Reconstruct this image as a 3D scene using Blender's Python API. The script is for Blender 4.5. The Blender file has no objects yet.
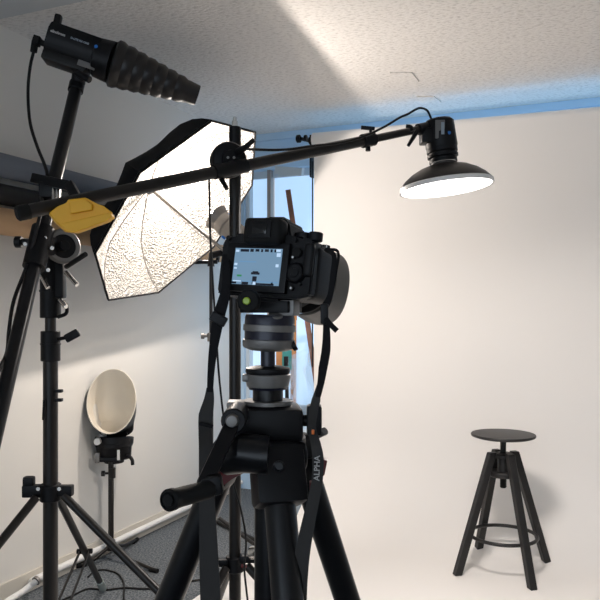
import bpy, bmesh, math, random
from mathutils import Vector, Matrix
random.seed(7)
PI = math.pi
C = bpy.context.scene.collection
# ------------------------------------------------------------------ camera, world, exposure
F = 708.0; CH = 1.25; HY = 310.0
cam_d = bpy.data.cameras.new('camera'); cam = bpy.data.objects.new('camera', cam_d); C.objects.link(cam)
cam.location = (0, 0, CH); cam.rotation_euler = (PI/2, 0, 0)
cam_d.sensor_width = 36; cam_d.lens = 36*F/600; cam_d.shift_y = (HY-300)/600; cam_d.clip_start = .02
bpy.context.scene.camera = cam
vs = bpy.context.scene.view_settings
vs.view_transform = 'Standard'; vs.look = 'None'; vs.gamma = 1; vs.use_curve_mapping = False
vs.exposure = 0.62
w = bpy.data.worlds.new('world'); bpy.context.scene.world = w; w.use_nodes = True
w.node_tree.nodes['Background'].inputs[0].default_value = (.74, .86, 1.0, 1)
w.node_tree.nodes['Background'].inputs[1].default_value = 1.42
E_BULB = 28; E_DISH = 13.5; E_WIN = 1.0

def V(*a): return Vector(a)
def P(px, py, z):            # a point seen at (px,py) in the photograph, z metres in front of the camera
    return Vector(((px-300)/F*z, z, CH+(HY-py)/F*z))
WU = V(.3956, .9184, 0); WR = V(.9184, -.3956, 0)     # along left wall / along far wall
W0 = V(-1.273, 3.004, 0)
FC = V(-.426, 4.97, 0)                                # far left corner

# ------------------------------------------------------------------ lamps
def add_light(name, kind, loc, energy, col, size, direction=None, spread=None):
    d = bpy.data.lights.new(name, kind); o = bpy.data.objects.new(name, d); C.objects.link(o)
    o.location = loc; d.energy = energy; d.color = col
    if kind == 'AREA':
        d.shape = 'DISK'; d.size = size
        if spread: d.spread = spread
        o.rotation_euler = direction.to_track_quat('-Z', 'Y').to_euler()
    else: d.shadow_soft_size = size
    return o
UC = V(-.548, 3.30, 1.690); UN = V(-.7417, .2507, .6221)       # umbrella rim centre, axis towards its apex
BULB = V(-.418, 3.34, 1.738)
add_light('umbrella_flash_light', 'POINT', BULB + UN*.05, E_BULB, (1, .90, .81), .022)
DZ = 2.4; DC = P(446, 186, DZ)                                     # big dish reflector rim centre
DN = V(.10, .03, -1).normalized()
DN = V(math.sin(math.radians(6)), -.03, -math.cos(math.radians(6))).normalized()
add_light('dish_light', 'AREA', DC + DN*.012, E_DISH, (1, .92, .86), .30, DN)

# ------------------------------------------------------------------ materials
def mat(name, col, rough=.5, metal=0, emis=None, es=0, bump=None, var=None, spec=None, alpha=None, trans=0, coat=0):
    m = bpy.data.materials.new(name); m.use_nodes = True; nt = m.node_tree; b = nt.nodes['Principled BSDF']
    b.inputs['Base Color'].default_value = (*col, 1); b.inputs['Roughness'].default_value = rough
    b.inputs['Metallic'].default_value = metal
    if emis: b.inputs['Emission Color'].default_value = (*emis, 1); b.inputs['Emission Strength'].default_value = es
    if spec is not None: b.inputs['Specular IOR Level'].default_value = spec
    if alpha is not None: b.inputs['Alpha'].default_value = alpha
    if trans: b.inputs['Transmission Weight'].default_value = trans
    if coat: b.inputs['Coat Weight'].default_value = coat
    tc = nt.nodes.new('ShaderNodeTexCoord')
    if var:      # (scale, second colour)
        n = nt.nodes.new('ShaderNodeTexNoise'); n.inputs['Scale'].default_value = var[0]; n.inputs['Detail'].default_value = 4
        r = nt.nodes.new('ShaderNodeValToRGB'); r.color_ramp.elements[0].position = .35; r.color_ramp.elements[1].position = .65
        r.color_ramp.elements[0].color = (*col, 1); r.color_ramp.elements[1].color = (*var[1], 1)
        nt.links.new(tc.outputs['Object'], n.inputs['Vector']); nt.links.new(n.outputs['Fac'], r.inputs['Fac'])
        nt.links.new(r.outputs['Color'], b.inputs['Base Color'])
    if bump:     # (scale, strength, distance)
        n = nt.nodes.new('ShaderNodeTexNoise'); n.inputs['Scale'].default_value = bump[0]; n.inputs['Detail'].default_value = 3
        bp = nt.nodes.new('ShaderNodeBump'); bp.inputs['Strength'].default_value = bump[1]; bp.inputs['Distance'].default_value = bump[2]
        nt.links.new(tc.outputs['Object'], n.inputs['Vector']); nt.links.new(n.outputs['Fac'], bp.inputs['Height'])
        nt.links.new(bp.outputs['Normal'], b.inputs['Normal'])
    return m
M = {}
M['wall'] = mat('wall_paint', (.74, .715, .67), .75, bump=(60, .1, .001))
M['farwall'] = mat('far_wall_daylight_tint', (.50, .68, .86), .7)  # blue window glow painted into the colour of wall and trim
M['ceilsmooth'] = mat('smooth_ceiling_paint', (.55, .57, .58), .8)
M['paper'] = mat('backdrop_paper', (.85, .82, .79), .72, bump=(6, .08, .004))
M['skirt'] = mat('skirting_cream', (.62, .58, .51), .55)
M['trunk'] = mat('white_plastic', (.82, .81, .79), .35)
M['black'] = mat('black_metal', (.0035, .0037, .005), .30, spec=.35, bump=(900, .05, .0002))
M['blackm'] = mat('matt_black_metal', (.007, .0065, .0065), .5, spec=.3)
M['brownblk'] = mat('boom_black', (.010, .008, .007), .36, spec=.4)
M['plastic'] = mat('black_plastic', (.0045, .0045, .0058), .45, spec=.24, bump=(700, .15, .0003))
M['rubber'] = mat('rubber', (.006, .006, .006), .7, spec=.25)
M['body'] = mat('camera_body', (.0045, .0045, .0055), .5, spec=.3, bump=(1400, .4, .0004))
M['chrome'] = mat('chrome', (.75, .74, .72), .22, 1)
M['grey'] = mat('grey_anodised', (.20, .19, .18), .42, .4)
M['navy'] = mat('dark_blue_metal', (.014, .015, .028), .3, .2)
M['red'] = mat('red_plastic', (.13, .010, .012), .45)
M['yellow'] = mat('yellow_plastic', (.90, .46, .010), .5, bump=(90, .15, .001))
M['green'] = mat('bubble_green', (.34, .50, .03), .2)
M['orange'] = mat('orange_tab', (.8, .18, .02), .5)
M['blue'] = mat('blue_plastic', (.01, .16, .55), .4)
M['snoot'] = mat('snoot_black', (.012, .010, .010), .40, spec=.4)
M['white'] = mat('white_print', (.8, .8, .8), .5)
M['dim'] = mat('grey_print', (.30, .36, .42), .5)
M['label'] = mat('grey_label', (.14, .135, .13), .5)
M['label_light'] = mat('worn_print', (.42, .41, .40), .6)
M['cream'] = mat('cream_reflector', (.76, .70, .60), .5)
M['strap'] = mat('strap_webbing', (.010, .0095, .011), .85, spec=.2, bump=(500, .5, .0006))
M['strapg'] = mat('strap_grey_leather', (.030, .028, .027), .7, spec=.3, bump=(300, .4, .0005))
M['stool'] = mat('stool_black_stain', (.016, .015, .015), .45, spec=.35, bump=(50, .1, .0005))
M['outer'] = mat('umbrella_black_cloth', (.009, .009, .010), .85, spec=.2)
M['diff'] = mat('lit_diffuser', (.9, .9, .9), .5, emis=(1, .95, .88), es=6)
M['dishin'] = mat('dish_rim_white', (.85, .82, .8), .4)
M['bulb'] = mat('lit_flash_tube', (1, 1, 1), .5, emis=(1, .9, .75), es=60)
M['taupe'] = mat('flash_head_grey', (.22, .20, .18), .45)
M['rollblue'] = mat('blue_grey_paper', (.16, .18, .22), .7)
M['rollblack'] = mat('black_paper', (.012, .012, .013), .65)
M['rollkraft'] = mat('kraft_paper', (.56, .35, .19), .7)
M['wood1'] = mat('orange_wood', (.55, .23, .07), .5, var=(12, (.42, .17, .05)))
M['wood2'] = mat('brown_wood', (.17, .07, .04), .5, var=(14, (.24, .10, .06)))
M['teal'] = mat('teal_board', (.02, .22, .22), .5)
M['frame'] = mat('window_frame_grey', (.36, .31, .28), .5)
M['framew'] = mat('window_frame_white', (.62, .70, .76), .5)
M['stopper'] = mat('pale_metal_foot', (.55, .62, .60), .3, .7)
M['cable'] = mat('cable_black', (.007, .0065, .0065), .5, spec=.3)
M['bubble'] = mat('clear_film', (.8, .85, .9), .15, trans=.85, alpha=.28)
# carpet
m = mat('grey_carpet', (.045, .052, .060), .95); nt = m.node_tree; b = nt.nodes['Principled BSDF']
tc = nt.nodes.new('ShaderNodeTexCoord'); n = nt.nodes.new('ShaderNodeTexNoise'); n.inputs['Scale'].default_value = 110; n.inputs['Detail'].default_value = 2
r = nt.nodes.new('ShaderNodeValToRGB'); r.color_ramp.elements[0].position = .38; r.color_ramp.elements[1].position = .66
r.color_ramp.elements[0].color = (.050, .058, .068, 1); r.color_ramp.elements[1].color = (.20, .22, .235, 1)
bp = nt.nodes.new('ShaderNodeBump'); bp.inputs['Strength'].default_value = .6; bp.inputs['Distance'].default_value = .004
nt.links.new(tc.outputs['Object'], n.inputs['Vector']); nt.links.new(n.outputs['Fac'], r.inputs['Fac']); nt.links.new(r.outputs['Color'], b.inputs['Base Color'])
nt.links.new(n.outputs['Fac'], bp.inputs['Height']); nt.links.new(bp.outputs['Normal'], b.inputs['Normal']); M['carpet'] = m
# fissured ceiling
m = mat('fissured_ceiling', (.60, .57, .53), .85); nt = m.node_tree; b = nt.nodes['Principled BSDF']
tc = nt.nodes.new('ShaderNodeTexCoord'); mp = nt.nodes.new('ShaderNodeMapping'); mp.inputs['Scale'].default_value = (46, 88, 46); mp.inputs['Rotation'].default_value = (0, 0, -.4)
n = nt.nodes.new('ShaderNodeTexNoise'); n.inputs['Scale'].default_value = 1.0; n.inputs['Detail'].default_value = 2.5
r = nt.nodes.new('ShaderNodeValToRGB'); r.color_ramp.elements[0].position = .30; r.color_ramp.elements[1].position = .50
r.color_ramp.elements[0].color = (.60, .57, .54, 1); r.color_ramp.elements[1].color = (.80, .77, .74, 1)
bp = nt.nodes.new('ShaderNodeBump'); bp.inputs['Strength'].default_value = .8; bp.inputs['Distance'].default_value = .008
nt.links.new(tc.outputs['Object'], mp.inputs['Vector']); nt.links.new(mp.outputs['Vector'], n.inputs['Vector']); nt.links.new(n.outputs['Fac'], r.inputs['Fac'])
nt.links.new(r.outputs['Color'], b.inputs['Base Color']); nt.links.new(n.outputs['Fac'], bp.inputs['Height']); nt.links.new(bp.outputs['Normal'], b.inputs['Normal']); M['ceil'] = m
# crinkled silver
m = mat('crinkled_silver', (.50, .485, .46), .42, .65); nt = m.node_tree; b = nt.nodes['Principled BSDF']
tc = nt.nodes.new('ShaderNodeTexCoord'); n = nt.nodes.new('ShaderNodeTexVoronoi'); n.inputs['Scale'].default_value = 95
bp = nt.nodes.new('ShaderNodeBump'); bp.inputs['Strength'].default_value = .9; bp.inputs['Distance'].default_value = .02
n2 = nt.nodes.new('ShaderNodeTexNoise'); n2.inputs['Scale'].default_value = 30
bp2 = nt.nodes.new('ShaderNodeBump'); bp2.inputs['Strength'].default_value = .5; bp2.inputs['Distance'].default_value = .01
for q in (n, n2): nt.links.new(tc.outputs['Object'], q.inputs['Vector'])
nt.links.new(n.outputs['Distance'], bp.inputs['Height']); nt.links.new(n2.outputs['Fac'], bp2.inputs['Height']); nt.links.new(bp2.outputs['Normal'], bp.inputs['Normal'])
nt.links.new(bp.outputs['Normal'], b.inputs['Normal']); M['silver'] = m
# daylight pane and lit screen
M['pane'] = mat('daylit_pane', (.5, .6, .7), .4, emis=(.38, .68, 1.0), es=.95)
M['blind'] = mat('daylit_blind', (.5, .6, .7), .6, emis=(.44, .66, .92), es=.56)
M['screen'] = mat('lit_screen', (.02, .02, .02), .2, emis=(.24, .42, .62), es=.42)
M['scrlight'] = mat('lit_screen_light', (.02, .02, .02), .2, emis=(.55, .75, 1), es=.6)
M['scrblue'] = mat('lit_screen_blue', (.02, .02, .02), .2, emis=(.16, .36, .62), es=.5)
M['scrgreen'] = mat('lit_screen_green', (.02, .02, .02), .2, emis=(.03, .30, .10), es=.5)
M['scrdark'] = mat('screen_dark', (.012, .015, .03), .2)

# ------------------------------------------------------------------ geometry helpers
def G(): return bmesh.new()
def frame(d, up=V(0, 0, 1)):
    z = d.normalized(); x = up.cross(z)
    if x.length < 1e-4: x = V(1, 0, 0).cross(z)
    x.normalize(); y = z.cross(x)
    return Matrix((x, y, z)).transposed().to_4x4()
def box(bm, c, s, rot=None, bev=0, seg=2):
    t = bmesh.new(); bmesh.ops.create_cube(t, size=1)
    bmesh.ops.scale(t, vec=s, verts=t.verts)
    if bev: bmesh.ops.bevel(t, geom=t.edges[:], offset=bev, segments=seg, affect='EDGES', profile=.6)
    mt = Matrix.Translation(c) @ (rot.to_4x4() if rot else Matrix())
    t.transform(mt); join(bm, t); return bm
def join(bm, t):
    me = bpy.data.meshes.new('t'); t.to_mesh(me); bm.from_mesh(me); bpy.data.meshes.remove(me); t.free()
def bar(bm, a, b, wx, wy, up=V(0, 0, 1), bev=0):      # rectangular bar between two points
    f = frame(b-a, up); return box(bm, (a+b)/2, (wx, wy, (b-a).length), f.to_3x3(), bev)
def tube(bm, pts, r, n=12, caps=True):
    pts = [Vector(p) for p in pts]; k = len(pts); rr = r if isinstance(r, (list, tuple)) else [r]*k
    rings = []; x = None
    for i, p in enumerate(pts):
        d = (pts[min(i+1, k-1)]-pts[max(i-1, 0)]).normalized()
        if x is None:
            x = d.cross(V(.13, .2, 1)); x = x if x.length > 1e-3 else d.cross(V(1, 0, 0))
        x = (x - d*x.dot(d)).normalized(); y = d.cross(x)
        rings.append([bm.verts.new(p + (x*math.cos(2*PI*j/n)+y*math.sin(2*PI*j/n))*rr[i]) for j in range(n)])
    for a, b_ in zip(rings, rings[1:]):
        for j in range(n): bm.faces.new((a[j], a[(j+1) % n], b_[(j+1) % n], b_[j]))
    if caps: bm.faces.new(rings[0][::-1]); bm.faces.new(rings[-1])
    return bm
def spline(pts, n=6):        # Catmull-Rom
    pts = [Vector(p) for p in pts]; q = [pts[0]*2-pts[1]]+pts+[pts[-1]*2-pts[-2]]; out = []
    for i in range(1, len(q)-2):
        for s in range(n):
            t = s/n; a, b_, c, d = q[i-1], q[i], q[i+1], q[i+2]
            out.append(.5*((2*b_)+(c-a)*t+(2*a-5*b_+4*c-d)*t*t+(3*b_-a-3*c+d)*t**3))
    return out+[pts[-1]]
def lathe(bm, prof, o, axis, n=28, up=V(0, 0, 1), close=False):   # prof: (radius, along axis)
    mt = Matrix.Translation(o) @ frame(axis, up); rings = []
    for r_, h in prof:
        if r_ < 1e-6: rings.append([bm.verts.new(mt @ V(0, 0, h))])
        else: rings.append([bm.verts.new(mt @ V(r_*math.cos(2*PI*j/n), r_*math.sin(2*PI*j/n), h)) for j in range(n)])
    pairs = list(zip(rings, rings[1:]))
    if close: pairs.append((rings[-1], rings[0]))
    for a, b_ in pairs:
        for j in range(n):
            k = (j+1) % n
            if len(a) == 1 and len(b_) == 1: continue
            if len(a) == 1: bm.faces.new((a[0], b_[j], b_[k]))
            elif len(b_) == 1: bm.faces.new((a[j], b_[0], a[k]))
            else: bm.faces.new((a[j], b_[j], b_[k], a[k]))
    return bm
def cyl(bm, a, b, r, n=20, bev=.1):
    L = (b-a).length; e = min(r, L)*bev
    return lathe(bm, [(0, 0), (r-e, 0), (r, e), (r, L-e), (r-e, L), (0, L)], a, b-a, n)
def prism(bm, pts, ext):     # polygon extruded by a vector
    A = [bm.verts.new(p) for p in pts]; B = [bm.verts.new(Vector(p)+ext) for p in pts]; k = len(pts)
    bm.faces.new(A); bm.faces.new(B[::-1])
    for i in range(k): bm.faces.new((A[i], B[i], B[(i+1) % k], A[(i+1) % k]))
    return bm
def ribbon(bm, pts, widths, th, facing):   # flat strap through pts
    pts = [Vector(p) for p in pts]; k = len(pts); prev = None
    for i, p in enumerate(pts):
        d = (pts[min(i+1, k-1)]-pts[max(i-1, 0)]).normalized(); f = facing[i] if isinstance(facing, list) else facing
        x = d.cross(f).normalized(); y = x.cross(d).normalized(); w_ = widths[i]/2
        ring = [bm.verts.new(p+x*a*w_+y*c*th/2) for a, c in ((-1, -1), (1, -1), (1, 1), (-1, 1))]
        if prev:
            for j in range(4): bm.faces.new((prev[j], prev[(j+1) % 4], ring[(j+1) % 4], ring[j]))
        else: bm.faces.new(ring[::-1])
        prev = ring
    bm.faces.new(prev); return bm
def interp(vals, n):
    out = []
    for a, b_ in zip(vals, vals[1:]): out += [a+(b_-a)*s/n for s in range(n)]
    return out+[vals[-1]]
def obj(name, bm, m, parent=None, X=None, label=None, smooth=True, cat=None, group=None):
    if X is not None: bm.transform(X)
    bmesh.ops.recalc_face_normals(bm, faces=bm.faces[:])
    org = Vector((0, 0, 0)); pp = parent
    if parent is not None:
        while pp is not None: org += pp.location; pp = pp.parent
    else:
        vsx = [v.co for v in bm.verts]; lo = [min(v[i] for v in vsx) for i in range(3)]; hi = [max(v[i] for v in vsx) for i in range(3)]
        org = V((lo[0]+hi[0])/2, (lo[1]+hi[1])/2, lo[2])
    bmesh.ops.translate(bm, vec=-org, verts=bm.verts)
    me = bpy.data.meshes.new(name); bm.to_mesh(me); bm.free()
    if smooth:
        me.polygons.foreach_set('use_smooth', [True]*len(me.polygons)); me.set_sharp_from_angle(angle=.65)
    me.materials.append(m if not isinstance(m, str) else M[m])
    o = bpy.data.objects.new(name, me); C.objects.link(o)
    if parent is None: o.location = org
    else: o.parent = parent
    if label: o['label'] = label
    if cat: o['category'] = cat
    if group: o['group'] = group
    return o
def thing(name, loc, label, cat, group=None):
    o = bpy.data.objects.new(name, None); C.objects.link(o); o.location = loc; o.empty_display_size = .1
    o['label'] = label; o['category'] = cat
    if group: o['group'] = group
    return o
def struct(name, bm, m, parent=None, smooth=False):
    o = obj(name, bm, m, parent, smooth=smooth)
    if parent is None: o['kind'] = 'structure'
    return o
def text(name, s, size, m, parent, X, label=None, ext=.0003, bold=0):
    cu = bpy.data.curves.new(name, 'FONT'); cu.body = s; cu.size = size; cu.extrude = ext; cu.resolution_u = 2; cu.offset = bold
    to = bpy.data.objects.new('t', cu); C.objects.link(to); bpy.context.view_layer.update()
    me = bpy.data.meshes.new_from_object(to); bpy.data.objects.remove(to)
    bm = bmesh.new(); bm.from_mesh(me); bpy.data.meshes.remove(me)
    return obj(name, bm, m, parent, X, label, smooth=False)

# ------------------------------------------------------------------ room
CZ = 2.46
def quad_slab(a, b, c, d, th):
    return prism(G(), [a, b, c, d], th)
A0 = W0 - WU*6.5                                          # left wall, rear end
RC = FC + WR*5.0; RB = A0 + WR*5.0
struct('floor', quad_slab(A0-WR*.1, RB+WR*.1, RC+WR*.1+WU*.1, FC-WR*.1+WU*.1, V(0, 0, -.1)), 'carpet')
struct('ceiling', quad_slab(A0-WR*.1+V(0, 0, CZ), RB+WR*.1+V(0, 0, CZ), RC+WR*.1+WU*.1+V(0, 0, CZ), FC-WR*.1+WU*.1+V(0, 0, CZ), V(0, 0, .1)), 'ceil')
struct('wall_left', quad_slab(A0, FC+WU*.1, FC+WU*.1+V(0, 0, CZ), A0+V(0, 0, CZ), -WR*.1), 'wall')
struct('wall_right', quad_slab(RB, RC+WU*.1, RC+WU*.1+V(0, 0, CZ), RB+V(0, 0, CZ), WR*.1), 'wall')
# far wall with a wide window opening
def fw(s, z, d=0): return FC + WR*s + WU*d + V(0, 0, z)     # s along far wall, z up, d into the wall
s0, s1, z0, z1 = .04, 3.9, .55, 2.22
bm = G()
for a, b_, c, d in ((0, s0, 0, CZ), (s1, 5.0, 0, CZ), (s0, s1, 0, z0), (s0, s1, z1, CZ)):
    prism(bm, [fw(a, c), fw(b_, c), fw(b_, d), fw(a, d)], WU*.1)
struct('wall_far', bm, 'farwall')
win = struct('window_1', prism(G(), [fw(s0, z0, .06), fw(s1, z0, .06), fw(s1, z0+.05, .06), fw(s0, z0+.05, .06)], WU*.035), 'framew')
struct('head_rail', prism(G(), [fw(s0, z1-.05, .06), fw(s1, z1-.05, .06), fw(s1, z1, .06), fw(s0, z1, .06)], WU*.035), 'framew', win)
def far_s(px):   # far wall coordinate seen at column px
    k = (px-300)/F; return (k*FC.y-FC.x)/(WR.x-k*WR.y)
mull = [s0+.01, far_s(267.5), far_s(334), far_s(267.5)+1.0, far_s(267.5)+1.86, far_s(267.5)+2.79, s1-.01]
for i, s in enumerate(mull):
    hw = .013 if i == 1 else .02
    struct('mullion', prism(G(), [fw(s-hw, z0, .02), fw(s+hw, z0, .02), fw(s+hw, z1, .02), fw(s-hw, z1, .02)], WU*.07), 'frame' if i == 1 else 'framew', win)
for i, (a, b_) in enumerate(zip(mull, mull[1:])):
    struct('pane' if i > 1 else 'blind', prism(G(), [fw(a+.02, z0+.05, .075), fw(b_-.02, z0+.05, .075), fw(b_-.02, z1-.05, .075), fw(a+.02, z1-.05, .075)], WU*.006), 'pane' if i > 1 else 'blind', win)  # panes behind the paper given extra glow to spread blue light; blinds kept dimmer
struct('window_sill', prism(G(), [fw(s0-.02, z0-.03, -.04), fw(s1+.02, z0-.03, -.04), fw(s1+.02, z0, -.04), fw(s0-.02, z0, -.04)], WU*.1), 'framew', win)
# pale trim where ceiling meets the far wall, blue daylight painted into its colour
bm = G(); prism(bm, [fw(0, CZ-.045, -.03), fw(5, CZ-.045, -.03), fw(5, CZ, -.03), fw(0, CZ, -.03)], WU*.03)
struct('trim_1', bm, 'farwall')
# smooth lowered strip of the ceiling near the camera
q = P(0, 19, 708*1.205/291)
d0 = V(q.x, q.y, CZ-.006)
struct('trim_2', prism(G(), [d0-WR*.6-WU*0, d0+WR*3.6, d0+WR*3.6-WU*1.2, d0-WR*.6-WU*1.2], V(0, 0, .006)), 'ceilsmooth')
# two small ceiling access plates
for i, (x0, x1, y0, y1) in enumerate(((392, 416, 72, 82), (419, 438, 96, 102))):
    pts = []
    for px, py in ((x0, y1), (x1+3, y1-1), (x1-4, y0), (x0-2, y0)):
        z = 708*(CZ-CH)/(HY-py); pp = P(px, py, z); pts.append(V(pp.x, pp.y, CZ-.006))
    bm = G(); prism(bm, pts, V(0, 0, .006)); struct('trim_%d' % (i+3), bm, 'ceil')
# skirting and round trunking at the foot of the left wall
bm = G(); prism(bm, [A0, FC, FC+V(0, 0, .085), A0+V(0, 0, .085)], WR*.012); struct('baseboard_left', bm, 'skirt')
tA = W0+WU*.16+WR*.030+V(0, 0, .052); tB = FC-WU*.03+WR*.030+V(0, 0, .052)
obj('cable_trunking', tube(G(), [tA-WU*.02, tA, tB], [.012, .016, .016], 14), 'trunk', label='white round cable trunking running along the foot of the left wall', cat='trunking')
pts = spline([tA+V(-.005, -.02, -.0), P(37, 580, 2.96), P(31, 585, 2.95), P(22, 592, 2.92), P(8, 601, 2.85), P(-30, 628, 2.6)])
pts = [V(p.x, p.y, max(p.z, .016)) for p in pts]
t = thing('drain_hose', V(pts[8].x, pts[8].y, 0), 'pale plastic hose lying at the wall foot at the lower left, beyond the trunking end', 'hose')
obj('hose', tube(G(), pts, .013, 12), 'trunk', t); 
obj('collar', lathe(G(), [(.013, -.008), (.019, -.006), (.019, .006), (.013, .008)], pts[7], pts[8]-pts[7], 16, close=True), 'grey', t, label='grey end collar')

# ------------------------------------------------------------------ backdrop paper on its roll
BL = V(.085, 4.31, 0)                                     # floor plan point of the paper's left edge at the roll
BW = 2.72
TO = -WU
def bp_pt(s, along, z): return BL + WR*along + TO*s + V(0, 0, z)
t = thing('backdrop', BL + WR*1.36, 'wide cream paper backdrop hanging from its roll and sweeping out under the stool', 'backdrop')
prof = [(0.0, 2.30), (0.0, 1.2), (0.0, .55)]
R_ = .5
for i in range(1, 13):
    a = PI/2*i/12; prof.append((R_-R_*math.cos(a), .006+R_+.0-R_*math.sin(a)))
prof += [(1.2, .006), (2.6, .006)]
bm = G(); na = 12; tilt = -.014
def bz(z, al): return z + tilt*al*(z/2.3)
grid = [[bm.verts.new(bp_pt(s, BW*j/na, bz(z, BW*j/na))) for j in range(na+1)] for s, z in prof]
for a, b_ in zip(grid, grid[1:]):
    for j in range(na): bm.faces.new((a[j], a[j+1], b_[j+1], b_[j]))
e = bmesh.ops.extrude_face_region(bm, geom=bm.faces[:]); vv = [x for x in e['geom'] if isinstance(x, bmesh.types.BMVert)]
for v_ in vv:
    v_.co += (V(0, 0, -.003) if v_.co.z < .2 else WU*.003)
obj('paper_sweep', bm, 'paper', t)
ra = bp_pt(-.044, -.02, 2.295); rb = bp_pt(-.044, BW+.02, bz(2.295, BW))
obj('roll', lathe(G(), [(0, 0), (.044, 0), (.044, (rb-ra).length), (0, (rb-ra).length)], ra, rb-ra, 32), 'paper', t)
obj('core', cyl(G(), ra-WR*.03, ra+WR*.01, .022), 'blackm', t)
# wall bracket carrying the roll's left end
t = thing('roll_bracket', FC + WR*.65 + V(0, 0, 2.1), 'black bracket with a round knob holding the left end of the backdrop roll', 'bracket')
ka = P(297, 139, 4.30); kb = ra-WR*.03
bm = cyl(G(), ka, ka+WR*.022, .024); cyl(bm, ka+WR*.022, kb, .011); cyl(bm, ka+WR*.05, ka+WR*.065, .019); obj('knob', bm, 'plastic', t)
wallp = lambda p, z: V(p.x, p.y, z) + WU*((FC-p).dot(WU)-.0)
bm = box(G(), ra-WR*.012+V(0, 0, -.10), (.012, .05, .26), frame(V(0, 0, 1), WU).to_3x3(), .003)
obj('hook_plate', bm, 'plastic', t)
q0 = ra-WR*.012+V(0, 0, -.17); bm = bar(G(), q0, wallp(q0, q0.z+.06), .016, .03); bar(bm, q0+V(0, 0, .02), wallp(q0, q0.z-.05), .012, .02)
obj('arm', bm, 'plastic', t)
qq = wallp(q0, q0.z); obj('wall_plate', box(G(), qq-WU*.004, (.05, .18, .008), frame(WU).to_3x3(), .002), 'plastic', t)
cx = bp_pt(-.02, -.018, 0); obj('dark_edge_cord', tube(G(), [V(cx.x, cx.y, 2.16), V(cx.x, cx.y, .9)], .0045, 6), 'rubber', t)  # thin dark vertical line along the paper's left edge
# other roll on the wall side: pale shelf arm
q = P(281, 163, 4.75); bm = bar(G(), P(276, 170, 4.78), P(303, 172, 4.5), .02, .05); bar(bm, P(280, 176, 4.78), P(300, 174, 4.55), .015, .02)
obj('shelf_arm', bm, 'framew', label='pale metal bracket arm on the window side left of the backdrop', cat='bracket')

# ------------------------------------------------------------------ stored rolls along the left wall
def wall_pt(px, py, off):    # point `off` in front of the left wall seen at px,py
    k = (px-300)/F; w0 = W0+WR*off
    t_ = (k*w0.y-w0.x)/(WU.x-k*WU.y); z = w0.y+WU.y*t_
    return P(px, py, z)
for nm, py, r_, mt, px1, lab in (('paper_roll', 165, .050, 'rollblue', 196, 'blue grey paper roll stored highest along the left wall'),
                       ('paper_roll', 194, .043, 'rollblack', 200, 'black paper roll stored on the left wall between the blue grey and kraft rolls'),
                       ('paper_roll', 221, .056, 'rollkraft', 229, 'kraft brown paper roll stored lowest along the left wall')):
    a = wall_pt(0, py, r_+.045); d = 1.3
    s_end = wall_pt(px1, 250, r_+.045); e_ = a+WU*(V(s_end.x-a.x, s_end.y-a.y, 0).dot(WU)); a = a-WU*d
    t = thing(nm, (a+e_)/2-V(0, 0, r_), lab, 'paper roll', 'paper rolls stored on the left wall')
    L = (e_-a).length
    obj('paper', lathe(G(), [(.022, 0), (r_, 0), (r_, L), (.022, L)], a, e_-a, 28, close=True), mt, t)
    obj('core', lathe(G(), [(.018, -.01), (.022, -.01), (.022, L+.01), (.018, L+.01)], a, e_-a, 20, close=True), 'rollkraft', t, label='brown cardboard core')
    for s in (.5, L-.25):
        p = a+WU*s
        bm = G(); ww = p-WR*(r_+.045)
        bar(bm, ww+V(0, 0, -r_-.008), p+V(0, 0, -r_-.006)+WR*r_, .012, .02); bar(bm, p+V(0, 0, -r_-.01)+WR*r_, p+V(0, 0, -r_+.03)+WR*(r_+.008), .012, .02)
        obj('wall_hook', bm, 'blackm', t, label='black wall hook')

# ------------------------------------------------------------------ clutter by the window
t = thing('stretcher_frame', V(-.14, 4.5, 0), 'orange wooden frame of thin slats leaning by the window behind the tripod', 'frame')
def slat(px, py0, w_, z, m, name, par, lean=.0):
    top = P(px, py0, z); bot = V(top.x+lean, z-.10, 0.0)
    obj(name, bar(G(), bot, top, w_, .02, V(0, 1, 0), .002), m, par)
slat(279.5, 318, .042, 4.55, 'wood1', 'upright', t); slat(293.5, 318, .038, 4.55, 'wood1', 'upright', t)
obj('crossbar', bar(G(), P(276, 318, 4.55), P(297, 318, 4.55), .03, .02, V(0, 1, 0), .002), 'wood1', t)
obj('crossbar', bar(G(), P(276, 440, 4.5), P(297, 440, 4.5), .03, .02, V(0, 1, 0), .002), 'wood1', t)
q = P(288, 190, 4.62)
qe = P(311.5, 350, 4.50); dd = (qe-q); qf = q+dd*(q.z/(q.z-qe.z))
bm = bar(G(), qf, q, .034, .022, V(0, 1, 0), .002); obj('wooden_plank', bm, 'wood2', label='tall brown wooden plank leaning in front of the bright window left of the backdrop', cat='plank')
t = thing('storage_box', V(-.085, 4.42, 0), 'teal cardboard box on a stand glimpsed behind the tripod ball head', 'box')
q = P(287, 360, 4.42); obj('box_body', box(G(), V(q.x, q.y, q.z), (.06, .05, .12), None, .003), 'teal', t)
obj('black_item', box(G(), V(q.x-.005, q.y-.03, q.z-.005), (.03, .02, .06), None, .006), 'plastic', t)
bm = cyl(G(), V(q.x, q.y, 0), V(q.x, q.y, q.z-.06), .012); cyl(bm, V(q.x, q.y, 0), V(q.x, q.y, .012), .07); obj('stand', bm, 'blackm', t)
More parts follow.
